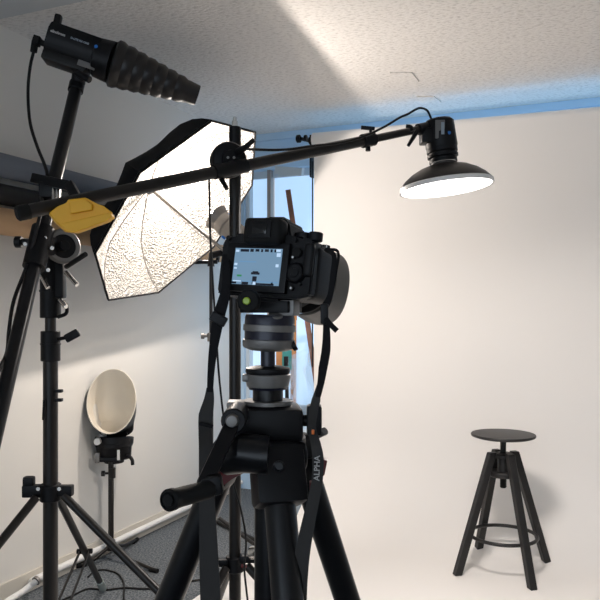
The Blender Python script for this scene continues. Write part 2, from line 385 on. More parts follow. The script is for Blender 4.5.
# clear film bag
t_ = G(); base = P(301, 412, 4.38); hh = .46; rows = []
for i in range(9):
    f_ = i/8; z = base.z-.10+hh*f_; row = []
    for j in range(14):
        a = 2*PI*j/14; rr = (.085*(1-.25*f_))*(1+.18*math.sin(3*a+5*f_)+.1*random.random())
        row.append(t_.verts.new(V(base.x+rr*math.cos(a)*1.0+.01*math.sin(6*f_), base.y+.6*rr*math.sin(a), z+.03*math.sin(a+1)*f_)))
    rows.append(row)
for a, b_ in zip(rows, rows[1:]):
    for j in range(14): t_.faces.new((a[j], a[(j+1) % 14], b_[(j+1) % 14], b_[j]))
th_ = thing('clear_bag', V(base.x, base.y, 0), 'crumpled clear plastic bag on a low crate by the window behind the tripod', 'bag')
obj('film', t_, 'bubble', th_)
bz_ = base.z-.10
obj('crate', box(G(), V(base.x, base.y+.02, bz_/2), (.16, .14, bz_), None, .004), 'framew', th_, label='pale crate under the bag')

# ------------------------------------------------------------------ stool
SC = V(.972, 3.387, 0)
t = thing('bar_stool', SC, 'black stained round swivel stool with four splayed legs standing on the backdrop', 'stool')
obj('seat', lathe(G(), [(0, -.016), (.132, -.016), (.149, -.010), (.151, -.004), (.149, .001), (.14, .002), (0, .002)], SC+V(0, 0, .657), V(0, 0, 1), 64), 'stool', t)
bm = G(); prof = [(0, 0), (.012, 0), (.015, .006)]
z = .006
while z < .17: prof += [(.016, z), (.0135, z+.003)]; z += .006
prof += [(.014, .225), (.02, .228), (.05, .232), (.05, .24), (0, .24)]
lathe(bm, prof, SC+V(0, 0, .40), V(0, 0, 1), 20); obj('screw_spindle', bm, 'blackm', t)
hub = G(); lathe(hub, [(.018, .455), (.062, .455), (.066, .46), (.066, .475), (.062, .48), (.018, .48)], SC, V(0, 0, 1), 32, close=True)
lathe(hub, [(.018, .545), (.046, .545), (.05, .55), (.05, .562), (.046, .566), (.018, .566)], SC, V(0, 0, 1), 32, close=True)
lathe(hub, [(.017, .455), (.026, .455), (.026, .568), (.017, .568)], SC, V(0, 0, 1), 24, close=True)
obj('hub', hub, 'stool', t)
for k in range(4):
    a = math.radians(-75+90*k); rd = V(math.cos(a), math.sin(a), 0)
    p1 = SC+rd*.242; p0 = SC+rd*.060+V(0, 0, .572); tg = V(-rd.y, rd.x, 0)
    bm = G(); quad = lambda c: [c+rd*.018+tg*.017, c+rd*.018-tg*.017, c-rd*.018-tg*.017, c-rd*.018+tg*.017]
    prism(bm, quad(p1+V(0, 0, .0065)), p0-p1-V(0, 0, .0065))
    bmesh.ops.bevel(bm, geom=[e for e in bm.edges], offset=.003, segments=1, affect='EDGES')
    lg = obj('leg', bm, 'stool', t, smooth=False)
    obj('bolt', cyl(G(), p0+rd*.018+V(0, 0, -.035), p0+rd*.028+V(0, 0, -.035), .006), 'blackm', lg)
bm = G(); ring = []
tube(bm, [SC+V(.156*math.cos(2*PI*i/48), .156*math.sin(2*PI*i/48), .174) for i in range(49)], .0085, 10, False)
obj('foot_ring', bm, 'stool', t)

# ------------------------------------------------------------------ umbrella reflector with flash head
a3 = V(.1793, -.3393, .3505); b3 = V(.2990, .3715, .2067)
RR = (a3.length+b3.length)/2; a3 = a3.normalized()*RR; b3 = (b3-a3*(b3.dot(a3)/RR/RR)).normalized()*RR
UN = -(a3.cross(b3)).normalized() if (a3.cross(b3)).dot(UN) < 0 else a3.cross(b3).normalized()
prof = [(1, 0), (.955, .045), (.89, .09), (.77, .145), (.62, .19), (.38, .213), (.16, .222), (.03, .225)]
t = thing('reflector_umbrella', UC-UN*.1-V(0, 0, .5), 'octagonal black umbrella reflector with a crinkled silver lining, lit, on the left', 'umbrella')
def uv(k, r_, d, off=0):
    a = PI/4*k; return UC + (a3*math.cos(a)+b3*math.sin(a))*(r_) + UN*(d)
for k in range(8):
    for nm, mt, off in (('silver_panel', 'silver', 0), ('outer_panel', 'outer', .006)):
        bm = G(); rows = []
        for i, (r_, d) in enumerate(prof):
            row = []
            for j in range(7):
                f_ = j/6; p = uv(k, r_, d)*(1-f_)+uv(k+1, r_, d)*f_
                sag = .018*math.sin(PI*f_)*math.sin(PI*min(1, i/6))
                p = p - UN*sag*.6 + (UC-p).normalized()*sag*.35
                if off: p = p + UN*off + (p-UC).normalized()*off*.6
                row.append(bm.verts.new(p))
            rows.append(row)
        for a, b_ in zip(rows, rows[1:]):
            for j in range(6): bm.faces.new((a[j], a[j+1], b_[j+1], b_[j]))
        obj(nm, bm, mt, t)
    pts = [uv(k, r_, d)-UN*.002 for r_, d in prof]
    obj('rib', tube(G(), pts, .0035, 6), 'grey' if k % 8 != 9 else 'black', t)
    obj('rim_tape', tube(G(), [uv(k, 1, 0), uv(k+1, 1, 0)], .005, 6), 'outer', t)
sh0 = UC+UN*.27; sh1 = UC-UN*.30
obj('shaft', cyl(G(), sh0, sh1, .008, 14), 'taupe', t); obj('hub', cyl(G(), UC+UN*.205, UC+UN*.235, .028), 'blackm', t)
# flash head on its stand
ax = -UN
up_ = V(0, 0, 1); hb = BULB - UN*.03 + V(0, 0, -.03)
t = thing('flash_head', hb+ax*.16-V(0, 0, .11), 'grey flash head with blue accents shining into the silver umbrella', 'flash head')
bm = lathe(G(), [(0, .03), (.034, .03), (.052, .035), (.056, .06), (.056, .075), (.05, .08), (.05, .27), (.045, .285), (0, .285)], hb, ax, 28); obj('housing', bm, 'taupe', t)
obj('reflector_cup', lathe(G(), [(.034, .034), (.062, .0), (.065, .0), (.045, .045)], hb, ax, 28, close=True), 'grey', t)
obj('flash_tube', lathe(G(), [(0, -.032), (.014, -.028), (.024, -.014), (.027, .0), (.024, .03), (0, .03)], hb, ax, 20), 'bulb', t, label='glowing flash tube')
fx = frame(ax)
for (ang, s) in ((0.2, .06), (2.8, .10)):
    dd = (fx @ V(math.cos(PI/2+ang), math.sin(PI/2+ang), 0)); obj('blue_button', cyl(G(), hb+ax*s+dd*.045, hb+ax*s+dd*.058, .011), 'blue', t, label='blue button')
c0 = hb+ax*.16
obj('handle', tube(G(), spline([c0+ax*.05+V(0, 0, -.045), c0+ax*.06+V(.02, 0, -.08), c0+ax*.12+V(.02, 0, -.09), c0+ax*.13+V(0, 0, -.03)]), .009, 10), 'plastic', t)
# stand of the umbrella
SB = P(211, 262, 3.24); SB0 = V(SB.x, SB.y, 0)
t = thing('light_stand', SB0, 'thin black stand carrying the umbrella flash, left of the thick boom stand pole', 'stand')
def stand_legs(t, base, hub_h, low_h, foot_r, angs, rad, m='black', leglen=1, brace=True, footm='rubber', label=None):
    for a in angs:
        a = math.radians(a); rd = V(math.cos(a), math.sin(a), 0)
        top = base+rd*.035+V(0, 0, hub_h); foot = base+rd*foot_r+V(0, 0, rad+.001)
        lg = obj('leg', tube(G(), [top, foot], rad, 14), m, t)
        d = (foot-top).normalized()
        obj('foot_cap', tube(G(), [foot-d*.05, foot-d*.0, foot+V(0, 0, 0)], [rad*1.25, rad*1.25, rad*1.0], 12), footm, lg)
        if brace:
            mid = top+(foot-top)*.5; tg = V(-rd.y, rd.x, 0)
            for s in (-1, 1):
                obj('brace', bar(G(), base+rd*.03+tg*s*.012+V(0, 0, low_h), mid+tg*s*.012, .003, .010), m, t)
            obj('joint', cyl(G(), mid-tg*.02, mid+tg*.02, rad*.9), m, lg)
obj('pole', tube(G(), [SB0+V(0, 0, .25), SB0+V(0, 0, .95), SB0+V(0, 0, .95), SB], [.011, .011, .008, .008], 12), 'brownblk', t)
q = P(211, 335, 3.24); bm = cyl(G(), q-V(0, 0, .03), q+V(0, 0, .01), .017); cyl(bm, q+V(-.03, -.0, -.005), q, .007); cyl(bm, q+V(-.045, 0, -.005), q+V(-.03, 0, -.005), .013); obj('clamp', bm, 'grey', t)
hd = hb+ax*.16
bm = tube(G(), [SB-V(0, 0, .02), SB+V(0, 0, .03), hd+V(0, 0, -.055)], [.017, .017, .014], 12); cyl(bm, SB+V(-.04, 0, 0), SB+V(.03, 0, 0), .009); obj('swivel', bm, 'plastic', t)
bm = cyl(G(), SB0+V(0, 0, .28), SB0+V(0, 0, .31), .03); obj('collar', bm, 'plastic', t)
obj('lower_collar', cyl(G(), SB0+V(0, 0, .20), SB0+V(0, 0, .25), .02), 'plastic', t)
stand_legs(t, SB0, .30, .22, .42, (-120, 0, 120), .009, 'brownblk', brace=False)

# ------------------------------------------------------------------ background-reflector flash by the left wall
D0 = P(111, 560, 3.54); D0.z = 0; DZ_ = D0.y
t = thing('light_stand', D0, 'slim black stand by the left wall under the cream oval reflector', 'stand')
ptop = P(112, 462, DZ_)
obj('pole', tube(G(), [D0+V(0, 0, .06), V(D0.x, D0.y, .55), V(D0.x, D0.y, .55), ptop], [.014, .014, .011, .011], 12), 'brownblk', t)
q = P(112, 473, DZ_); bm = cyl(G(), q-V(0, 0, .025), q+V(0, 0, .025), .018); cyl(bm, q+V(-.035, -.01, 0), q, .006); cyl(bm, q+V(-.05, -.012, 0), q+V(-.032, -.01, 0), .014); obj('clamp', bm, 'brownblk', t)
bm = cyl(G(), q+V(0, 0, .055), q+V(0, 0, .085), .013); cyl(bm, q+V(-.045, 0, .06), q+V(0, 0, .06), .005); obj('spigot', bm, 'brownblk', t)
for (ex, ey) in ((132, 541), (156, 573), (78, 568)):
    z = 885/(ey-HY); ft = P(ex, ey, z); ft.z = .011
    if ex == 132: ft = ft + WR*.03
    lg = obj('leg', tube(G(), [D0+V(0, 0, .075), D0+(ft-D0)*.5+V(0, 0, .02), ft], .009, 10), 'brownblk', t)
    obj('foot_cap', tube(G(), [ft-(ft-D0).normalized()*.04, ft+(ft-D0).normalized()*.01], .011, 10), 'rubber', lg)
obj('hub', cyl(G(), D0+V(0, 0, .05), D0+V(0, 0, .10), .022), 'brownblk', t)
hc = P(112, 447, DZ_)
t = thing('flash_head', ptop, 'black flash head with a cream oval reflector facing up by the left wall', 'flash head')
bm = G()
# housing: faceted drum under the reflector
lathe(bm, [(0, -.085), (.078, -.085), (.085, -.075), (.088, -.025), (.092, -.02), (.092, -.005), (.088, .0), (0, .0)], hc+V(0, .04, .02), V(0, .05, 1), 28)
obj('housing', bm, 'plastic', t)
bm = cyl(G(), hc+V(0, .04, -.085), hc+V(0, .04, -.06), .05); box(bm, hc+V(0, -.02, -.055), (.10, .06, .022), None, .004); obj('yoke', bm, 'plastic', t)
obj('lock_lever', tube(G(), spline([hc+V(.05, 0, -.055), hc+V(.085, -.01, -.045), hc+V(.105, -.02, -.06), hc+V(.108, -.02, -.085)]), .009, 10), 'plastic', t)
obj('dial', cyl(G(), hc+V(-.058, -.03, .037), hc+V(-.058, -.060, .037), .017), 'trunk', t, label='pale round dial')
obj('side_plate', box(G(), hc+V(-.06, -.046, -.045), (.022, .01, .05), None, .002), 'grey', t)
obj('side_plate', box(G(), hc+V(.045, -.05, -.03), (.012, .01, .05), None, .002), 'trunk', t)
# asymmetrical reflector: inner cream shell + outer black shell
top_c = P(111.5, 401, DZ_-.06); bot = hc+V(0, .065, .082)
fwd = V(.05, -.95, .30).normalized(); sx = V(1, .05, 0).normalized(); sy = sx.cross(fwd).normalized()
if sy.z < 0: sy = -sy
def shell(off, n=48):
    bm = G(); rows = []
    for i in range(11):
        f_ = i/10; g = f_**.62; cc = bot*(1-g)+top_c*g
        cc = cc - fwd*(.045*math.sin(PI*f_) + off*1.6)
        row = []
        for j in range(n):
            a = 2*PI*j/n; row.append(bm.verts.new(cc + sx*math.cos(a)*(.088*(1-f_)+.117*f_+off) + sy*math.sin(a)*(.045*(1-f_)+.158*f_+off)))
        rows.append(row)
    for a, b_ in zip(rows, rows[1:]):
        for j in range(n): bm.faces.new((a[j], a[(j+1) % n], b_[(j+1) % n], b_[j]))
    bm.faces.new(rows[0]); return bm
obj('reflector_bowl', shell(0), 'cream', t, label='cream inner face of the reflector'); obj('bowl_shell', shell(.003), 'plastic', t)
bm = G(); tube(bm, [top_c+sx*math.cos(2*PI*j/48)*.1185+sy*math.sin(2*PI*j/48)*.1595 for j in range(49)], .0028, 6, False); obj('bowl_rim', bm, 'cream', t)
bm = lathe(G(), [(.080, -.02), (.094, -.012), (.096, .020), (.092, .024), (.086, .0), (.084, -.01)], hc+V(0, .045, .02), V(0, .15, 1), 28, close=True); obj('bayonet_sleeve', bm, 'plastic', t)

# ------------------------------------------------------------------ left boom stand
LB = P(50.5, 300, 2.3); LB.z = 0; LX = LB
t = thing('boom_stand', LX, 'heavy black stand at the left edge with a steep boom arm and wheel clamp', 'stand')
def LP(py, z=2.3): return P(50.5, py, z)
obj('pole', tube(G(), [LX+V(0, 0, .14), LP(352)], .0235, 20), 'brownblk', t)
obj('upper_pole', tube(G(), [LP(365), LP(300)], .0175, 18), 'brownblk', t)
bm = cyl(G(), LP(361), LP(331), .031, 24, .06); cyl(bm, LP(345), LP(343), .0325); obj('clamp_sleeve', bm, 'plastic', t)
q = LP(339); bm = cyl(G(), q+V(.028, -.01, 0), q+V(.06, -.02, .006), .006); box(bm, q+V(.078, -.025, .012), (.05, .014, .028), Matrix.Rotation(-.5, 3, 'Y'), .006); obj('wing_knob', bm, 'plastic', t)
bm = cyl(G(), LP(318), LP(248), .033, 24, .06); cyl(bm, LP(292), LP(290), .035); box(bm, LP(280)+V(.036, -.01, 0), (.03, .04, .12), None, .008); obj('top_socket', bm, 'plastic', t)
bm = G(); tube(bm, spline([LP(301)+V(.03, -.02, .0), LP(303)+V(.055, -.02, 0), LP(313)+V(.058, -.02, 0), LP(317)+V(.03, -.02, 0)]), .006, 8); obj('cable_loop', bm, 'plastic', t)
for a, b_ in (((38, 270), (48, 288)), ((66, 272), (77, 285)), ((60, 300), (66, 307))):
    obj('pin_lever', cyl(G(), P(a[0], a[1], 2.25), P(b_[0], b_[1], 2.22), .007), 'chrome', t, label='shiny metal pin lever')
bm = cyl(G(), P(66, 267, 2.25), P(86, 254, 2.2), .008); obj('lock_handle', bm, 'plastic', t)
# wheel
wc = P(62, 247, 2.24); wa = V(.55, -.8, .05).normalized()
obj('wheel_rim', lathe(G(), [(.038, -.010), (.050, -.012), (.056, 0), (.050, .012), (.038, .010)], wc+wa*.012, wa, 36, close=True), 'grey', t, label='dull metal clamp wheel rim')
bm = cyl(G(), wc-wa*.05, wc+wa*.018, .043); cyl(bm, wc+wa*.018, wc+wa*.035, .016); obj('wheel_core', bm, 'plastic', t)
for px, py in ((45, 238), (52, 248), (38, 255), (48, 270), (25, 244)):
    obj('bolt', cyl(G(), P(px, py, 2.165), P(px, py, 2.15), .006), 'chrome', t, label='shiny bolt head')
box_c = P(38, 250, 2.2)
# boom arm
ba = P(77, 84, 2.47); bb = P(0, 412, 1.92); bd = (bb-ba)
cp = P(38.5, 243, 2.2); sp = ba+bd*((ba.z-cp.z)/(ba.z-bb.z))
bm = tube(G(), [sp+bd.normalized()*-.05, sp+bd.normalized()*.09], .034, 20); bar(bm, sp+V(.0, 0, -.01), wc-wa*.03, .06, .05, V(0, 1, 0), .01); cyl(bm, sp+V(-.065, -.0, .0), sp, .010); cyl(bm, sp+V(-.075, 0, 0), sp+V(-.055, 0, 0), .018); obj('arm_clamp', bm, 'plastic', t)
be = ba+bd*1.22
obj('boom_arm', tube(G(), [ba, be], .0215, 20), 'black', t)
bm = cyl(G(), ba-bd.normalized()*.005, ba+bd.normalized()*.035, .026, 24); obj('arm_collar', bm, 'plastic', t)
# collar with legs
hubz = LP(490).z
bm = cyl(G(), LX+V(0, 0, hubz-.035), LX+V(0, 0, hubz+.02), .034, 24); obj('leg_collar', bm, 'plastic', t)
bm = box(G(), LX+V(-.05, -.01, hubz), (.07, .03, .04), None, .005); box(bm, LX+V(-.066, -.01, hubz+.03), (.035, .03, .034), None, .008); obj('leg_bracket', bm, 'plastic', t)
obj('leg_bracket', box(G(), LX+V(.05, -.005, hubz), (.05, .03, .035), None, .005), 'plastic', t)
for px, py in ((38, 489), (59, 489)): obj('bolt', cyl(G(), P(px, py, 2.262), P(px, py, 2.25), .006), 'chrome', t, label='shiny bolt head')
f1 = P(103, 592, 3.14); f1.z = .016
r_leg = (V(f1.x, f1.y, 0)-LX); rl = r_leg.length; a1 = math.atan2(r_leg.y, r_leg.x)
lowc = .20
for k, da in enumerate((0, -PI*2/3, PI*2/3-.12)):
    a = a1+da; rd = V(math.cos(a), math.sin(a), 0)
    if k == 1: rd = V(.96, -.28, 0)
    if k == 2: rd = V(-.66, -.75, 0).normalized()
    tp = LX+rd*.05+V(0, 0, hubz-.015); rl_ = rl if k != 2 else .8
    if k == 2: # keep this leg clear of the wall
        rd = V(-.55, -.83, 0).normalized()
    ft = LX+rd*rl_+V(0, 0, .016)
    lg = obj('leg', tube(G(), [tp, ft], .0135, 14), 'brownblk', t)
    dd = (ft-tp).normalized()
    if k == 0: obj('foot_cap', tube(G(), [ft-dd*.10, ft+V(0, 0, 0)], .017, 14), 'stopper', lg, label='pale metal foot')
    else: obj('foot_cap', tube(G(), [ft-dd*.06, ft], .016, 14), 'rubber', lg)
    mid = tp+(ft-tp)*.55; tg = V(-rd.y, rd.x, 0)
    for s in (-1, 1): obj('brace', bar(G(), LX+rd*.03+tg*s*.022+V(0, 0, lowc), mid+tg*s*.018, .004, .014), 'brownblk', t)
    obj('brace_joint', cyl(G(), mid-tg*.03, mid+tg*.03, .010), 'plastic', lg)
obj('lower_collar', cyl(G(), LX+V(0, 0, lowc-.03), LX+V(0, 0, lowc+.03), .032), 'plastic', t)
for px, py, dx in ((60, 391, .03), (60, 400, .03)):
    obj('hook', box(G(), P(px-1, py, 2.28), (.022, .02, .010), None, .002), 'plastic', t)
obj('cable_tie', tube(G(), [P(44, 400, 2.27), P(43.2, 420, 2.27)], .004, 6), 'plastic', t)

# snooted flash head
sa = P(53, 30, 2.47); sb = P(115, 63, 2.43); sc_ = P(197.5, 95.5, 2.56)
sd = (sc_-P(113, 64, 2.42)).normalized()
fr = frame(sd); 
def SL(p): return fr.to_3x3() @ p
# local frame for body: z along sd, y = up-ish, x sideways
yv = (V(0, 0, 1)-sd*sd.z).normalized(); xv = yv.cross(sd)
cA = P(50, 41, 2.45); cB = P(110, 62, 2.47); bl = (cB-cA).length; bd_ = (cB-cA).normalized()
yv = (V(0, 0, 1)-bd_*bd_.z).normalized(); xv = yv.cross(bd_)
BX = Matrix.Translation(cA) @ Matrix((xv, yv, bd_)).transposed().to_4x4()
if xv.y > 0: side = -1
else: side = 1
t = thing('flash_head', ba-V(0, 0, .0), 'black flash head with a ridged conical snoot at the upper left', 'flash head')
bm = G(); prism(bm, [BX @ V(x, y, .0) for x, y in ((-.055, -.028), (-.062, .03), (-.048, .056), (.048, .056), (.062, .03), (.055, -.028), (.04, -.045), (-.04, -.045))], BX.to_3x3() @ V(0, 0, bl-.03))
bmesh.ops.bevel(bm, geom=bm.edges[:], offset=.004, segments=2, affect='EDGES')
obj('housing', bm, 'plastic', t)
bm = lathe(G(), [(0, -.05), (.060, -.05), (.067, -.045), (.072, .0), (.072, .010), (0, .010)], cB+bd_*-.0, bd_, 32); obj('front_collar', bm, 'plastic', t)
bm = box(G(), BX @ V(0, -.056, bl*.36), (.085, .035, bl*.72), BX.to_3x3(), .006); obj('lower_rail', bm, 'blackm', t)
obj('rail_label', box(G(), BX @ V(side*.044, -.048, bl*.72), (.003, .020, .06), BX.to_3x3()), 'label', t, label='grey label strip')
bm = box(G(), BX @ V(0, .066, .004), (.03, .062, .024), BX.to_3x3() @ Matrix.Rotation(-.10, 3, 'X'), .008); obj('handle', bm, 'plastic', t)
pl = BX @ V(side*.01, -.042, -.02)
bm = box(G(), P(37, 41, 2.44), (.035, .03, .024), BX.to_3x3(), .004); bar(bm, P(37, 41, 2.44), P(50, 46, 2.44), .018, .018, V(0, 1, 0), .003); tube(bm, [P(35, 43, 2.44), P(33.5, 52, 2.44)], .012, 10); obj('power_plug', bm, 'rubber', t)
# lettering on the camera-facing side
zc = side
xt = bd_; yt = yv; zt = xt.cross(yt)
TX = Matrix((xt, yt, zt)).transposed().to_4x4()
def on_side(s, y): return Matrix.Translation(BX @ V(side*.0615, y, s)) @ TX
text('lettering', 'elinchrom', .0125, 'label_light', t, Matrix.Translation(BX @ V(side*.0625, .014, .012)) @ TX, bold=.0006)
text('lettering', 'D-LITE RX ONE', .0092, 'dim', t, Matrix.Translation(BX @ V(side*.0628, .014, .082)) @ TX, bold=.0003)
obj('blue_dot', cyl(G(), BX @ V(side*.058, .016, bl*.80), BX @ V(side*.0672, .016, bl*.80), .006), 'blue', t, label='blue round dot')
# snoot with ridges
s0_ = cB+bd_*.008; sdv = (sc_-s0_).normalized(); L = (sc_-s0_).length; prof = [(.074, 0), (.079, .004)]
n_ = 7
for i in range(n_):
    f0 = i/(n_+1.2); f1_ = (i+.55)/(n_+1.2); f2 = (i+.95)/(n_+1.2)
    R0 = .082*(1-f0)+.035*f0; R1 = .082*(1-f1_)+.035*f1_; R2 = .082*(1-f2)+.035*f2
    prof += [(R0, .006+L*f0), (R1+.0032, L*f1_), (R2-.002, L*f2)]
prof += [(.040, L*.88), (.036, L), (.033, L), (.035, L*.9), (.070, .01)]
obj('snoot', lathe(G(), prof, s0_, sdv, 40, close=True), 'snoot', t, label='ridged black conical snoot')
bm = cyl(G(), P(80, 66, 2.45), P(78, 84, 2.47), .024); cyl(bm, P(76, 72, 2.40), P(90, 80, 2.39), .012); box(bm, P(81, 66, 2.45), (.06, .05, .04), None, .006); obj('swivel', bm, 'plastic', t)
# its cable
obj('power_cable', tube(G(), spline([P(33.5, 52, 2.44), P(30, 68, 2.43), P(28, 92, 2.42), P(30, 122, 2.40), P(37, 146, 2.36), P(45, 166, 2.30), P(47, 178, 2.26), P(42, 200, 2.21), P(40, 215, 2.14), P(28, 262, 2.12), P(14, 300, 2.08), P(9, 330, 2.04), P(7, 352, 2.0), P(0, 368, 1.95), P(-14, 400, 1.9)]), .0055, 8), 'cable', label='black power cable hanging from the snooted flash head down along its boom arm', cat='cable')
# T-bar clamp on the arm
t = thing('clamp', P(55, 200, 2.23), 'black screw clamp with a T bar on the steep boom arm above the yellow weight', 'clamp')
bm = bar(G(), P(33, 178, 2.2), P(70, 186, 2.15), .030, .022, V(0, 1, 0), .004); obj('top_bar', bm, 'plastic', t)
bm = bar(G(), P(69, 184, 2.15), P(77, 199, 2.12), .03, .026, V(0, 1, 0), .006); obj('jaw', bm, 'plastic', t)
for px in (54, 58): obj('screw', cyl(G(), P(px, 183, 2.18), P(px-.5, 202, 2.16), .006), 'chrome', t, label='shiny screw')
obj('pad', box(G(), P(50, 190, 2.19), (.06, .04, .05), None, .008), 'plastic', t)

# ------------------------------------------------------------------ centre boom stand
CB = P(235, 300, 2.1); CB.z = 0
t = thing('boom_stand', CB, 'black boom stand behind the camera, its long arm carrying the dish lamp', 'stand')
def CP(py, z=2.1): return P(235, py, z)
obj('pole', tube(G(), [CB+V(0, 0, .20), CP(158)], .0175, 20), 'brownblk', t)
bm = cyl(G(), CP(166), CP(127), .018, 20); cyl(bm, CP(160), CP(150), .021); obj('top_socket', bm, 'plastic', t)
bm = cyl(G(), CP(128), CP(121), .009); cyl(bm, CP(122), CP(117), .006); obj('spigot', bm, 'chrome', t, label='small metal spigot tip')
La = P(18, 213.5, 1.65); Pb = P(232, 168.6, 1.97); bdir = (Pb-La).normalized()
def onboom(px):
    k = (px-300)/F; s = (k*La.y-La.x)/(bdir.x-k*bdir.y); return La+bdir*s
e1 = onboom(368); e2 = onboom(424)
obj('boom_arm', tube(G(), [La, e1], .0170, 20), 'brownblk', t)
bm = lathe(G(), [(0, 0), (.014, 0), (.0185, .004), (.0185, .03), (0, .03)], La-bdir*.004, bdir, 20); obj('end_cap', bm, 'rubber', t)
obj('inner_arm', tube(G(), [e1-bdir*.1, e2], .0125, 18), 'brownblk', t)
bm = cyl(G(), onboom(362), onboom(374), .022); cyl(bm, onboom(368)+V(0, 0, -.035), onboom(368), .008); obj('arm_lock', bm, 'plastic', t)
bm = cyl(G(), onboom(371)+V(0, -.0, .015), onboom(371)+V(-.002, 0, .036), .005); bar(bm, onboom(371)+V(-.032, 0, .038), onboom(371)+V(.012, 0, .034), .012, .008, V(0, 1, 0), .002); obj('cable_clip', bm, 'plastic', t)
# pivot discs
pc = P(229, 160, 2.0); pa = V(.35, -.93, -.05).normalized()
lat = [(0, -.045), (.034, -.045), (.040, -.040), (.040, -.018), (.048, -.014), (.051, -.004), (.051, .006), (.046, .014), (.026, .017), (.024, .026), (0, .026)]
obj('pivot_disc', lathe(G(), lat, pc, pa, 40), 'plastic', t)
bm = G()
for i in range(3): tube(bm, [pc-pa*(.03-.012*i)+(frame(pa).to_3x3() @ V(.046*math.cos(2*PI*j/24), .046*math.sin(2*PI*j/24), 0)) for j in range(25)], .0032, 6, False)
obj('pivot_teeth', bm, 'blackm', t)
for px in (228, 234): obj('rivet', cyl(G(), P(px, 157.5, 1.972), P(px, 157.5, 1.962), .0038), 'grey', t, label='shiny rivet')
obj('lever', tube(G(), [P(238, 152, 1.98), P(246, 147, 1.94), P(254, 139.5, 1.93)], [.011, .008, .006], 10), 'plastic', t)
obj('lever', tube(G(), [P(219, 172, 1.98), P(223, 182, 1.95), P(227, 189, 1.94)], [.009, .007, .006], 10), 'plastic', t)
bm = tube(G(), [onboom(214), onboom(246)], .020, 20); cyl(bm, onboom(232), CP(160), .020); obj('arm_sleeve', bm, 'plastic', t)
hz = CP(561).z
bm = cyl(G(), CB+V(0, 0, hz-.03), CB+V(0, 0, hz+.015), .028, 20); box(bm, CB+V(-.055, -.01, hz), (.07, .025, .022), None, .004); box(bm, CB+V(.045, -.01, hz+.012), (.06, .03, .022), None, .004); obj('leg_collar', bm, 'plastic', t)
bm = cyl(G(), P(252, 553, 2.07), P(260, 552, 2.05), .02); obj('lock_knob', bm, 'chrome', t, label='shiny locking knob')
obj('red_tab', box(G(), P(244, 566, 2.06), (.016, .01, .008), None, .002), 'red', t, label='red tab')
stand_legs(t, CB, hz-.01, .22, .50, (230, -10, 110), .0125, 'brownblk')
obj('lower_collar', cyl(G(), CB+V(0, 0, .19), CB+V(0, 0, .25), .026), 'plastic', t)
# counterweight
wb = 1.60
t = thing('counterweight', P(80, 225, 1.68), 'yellow counterweight clamped on the left end of the long boom arm', 'weight')
out = [(49, 213), (58, 206), (66, 204), (68, 199.5), (86, 197.5), (92, 202), (104, 206), (113, 213), (112, 217), (106, 221), (74, 232), (66, 231), (56, 222)]
zf = 1.655
bm = G(); cxy = (82, 214)
fp = [P(x, y, zf) for x, y in out]; bmesh.ops.recalc_face_normals
prism(bm, fp, V(-.022, .06, .004)); bmesh.ops.bevel(bm, geom=bm.edges[:], offset=.002, segments=1, affect='EDGES'); obj('shell', bm, 'yellow', t, smooth=False)
bm = G(); fp = [P(x, y, zf-.004) for x, y in ((60, 221), (66, 216.5), (108, 213), (112, 215), (106, 222), (75, 233), (68, 232))]
fp = [P(x, y, z_) for x, y, z_ in ((57, 222, zf), (62, 219, zf-.022), (109, 211, zf-.022), (113, 215, zf), (106, 221.5, zf+.005), (74, 233, zf+.005), (66, 232, zf+.005))]
prism(bm, [P(x, y, zf-.016) for x, y in ((59, 224), (110, 212.5), (112, 216.5), (106, 221), (74, 232.5), (66, 231.5))], V(0, .03, 0)); bmesh.ops.bevel(bm, geom=bm.edges[:], offset=.0015, segments=1, affect='EDGES'); obj('lower_lip', bm, 'yellow', t, smooth=False)
bm = G(); prism(bm, [P(x, y, zf-.008) for x, y in ((69, 201), (85, 199), (92, 204), (92, 210), (70, 214))], V(0, .02, 0)); bmesh.ops.bevel(bm, geom=bm.edges[:], offset=.0015, segments=1, affect='EDGES'); obj('raised_panel', bm, 'yellow', t, smooth=False)
# dish lamp
t = thing('dish_lamp', DC, 'round flash lamp with a wide black dish and glowing white face at the boom tip', 'lamp')
au = -DN
dz = DC
R1 = .158
bm = lathe(G(), [(R1, 0), (R1-.004, .008), (.138, .026), (.115, .044), (.085, .060), (.058, .069), (.048, .072), (.044, .072), (.056, .065), (.083, .056), (.112, .040), (.135, .022), (R1-.008, .007), (R1-.004, 0)], dz, au, 56, close=True); obj('dish', bm, 'snoot', t)
bm = lathe(G(), [(R1+.0005, -.010), (R1+.001, .003), (R1-.003, .006), (R1-.006, -.009)], dz, au, 56, close=True); obj('rim', bm, 'dishin', t, label='pale dish rim')
bm = lathe(G(), [(0, -.004), (R1-.006, -.004), (R1-.006, 0), (0, .0)], dz, au, 48); obj('diffuser', bm, 'diff', t, label='glowing white diffuser')
bc = dz+au*.070
bm = lathe(G(), [(0, 0), (.040, 0), (.042, .003), (.042, .008), (.047, .010), (.047, .020), (.041, .022), (.041, .026), (.052, .028), (.052, .037), (.045, .039), (.045, .043), (.052, .045), (.052, .060), (0, .060)], bc, au, 36); obj('bayonet_rings', bm, 'plastic', t)
bm = G(); fx = frame(au, V(0, 1, 0)).to_3x3()
hcn = bc+au*.105
bm = lathe(G(), [(0, .060), (.052, .060), (.054, .066), (.050, .150), (.044, .156), (0, .158)], bc, au, 12); obj('housing', bm, 'plastic', t)
lx = fx @ V(1, 0, 0)
face = hcn+V(-.006, -.047, 0)
obj('control_panel', box(G(), face+V(-.004, .0, .008), (.032, .006, .062), None, .002), 'label', t, label='grey control panel')
obj('display', box(G(), face+V(.004, -.004, .01), (.010, .004, .040), None), 'dim', t)
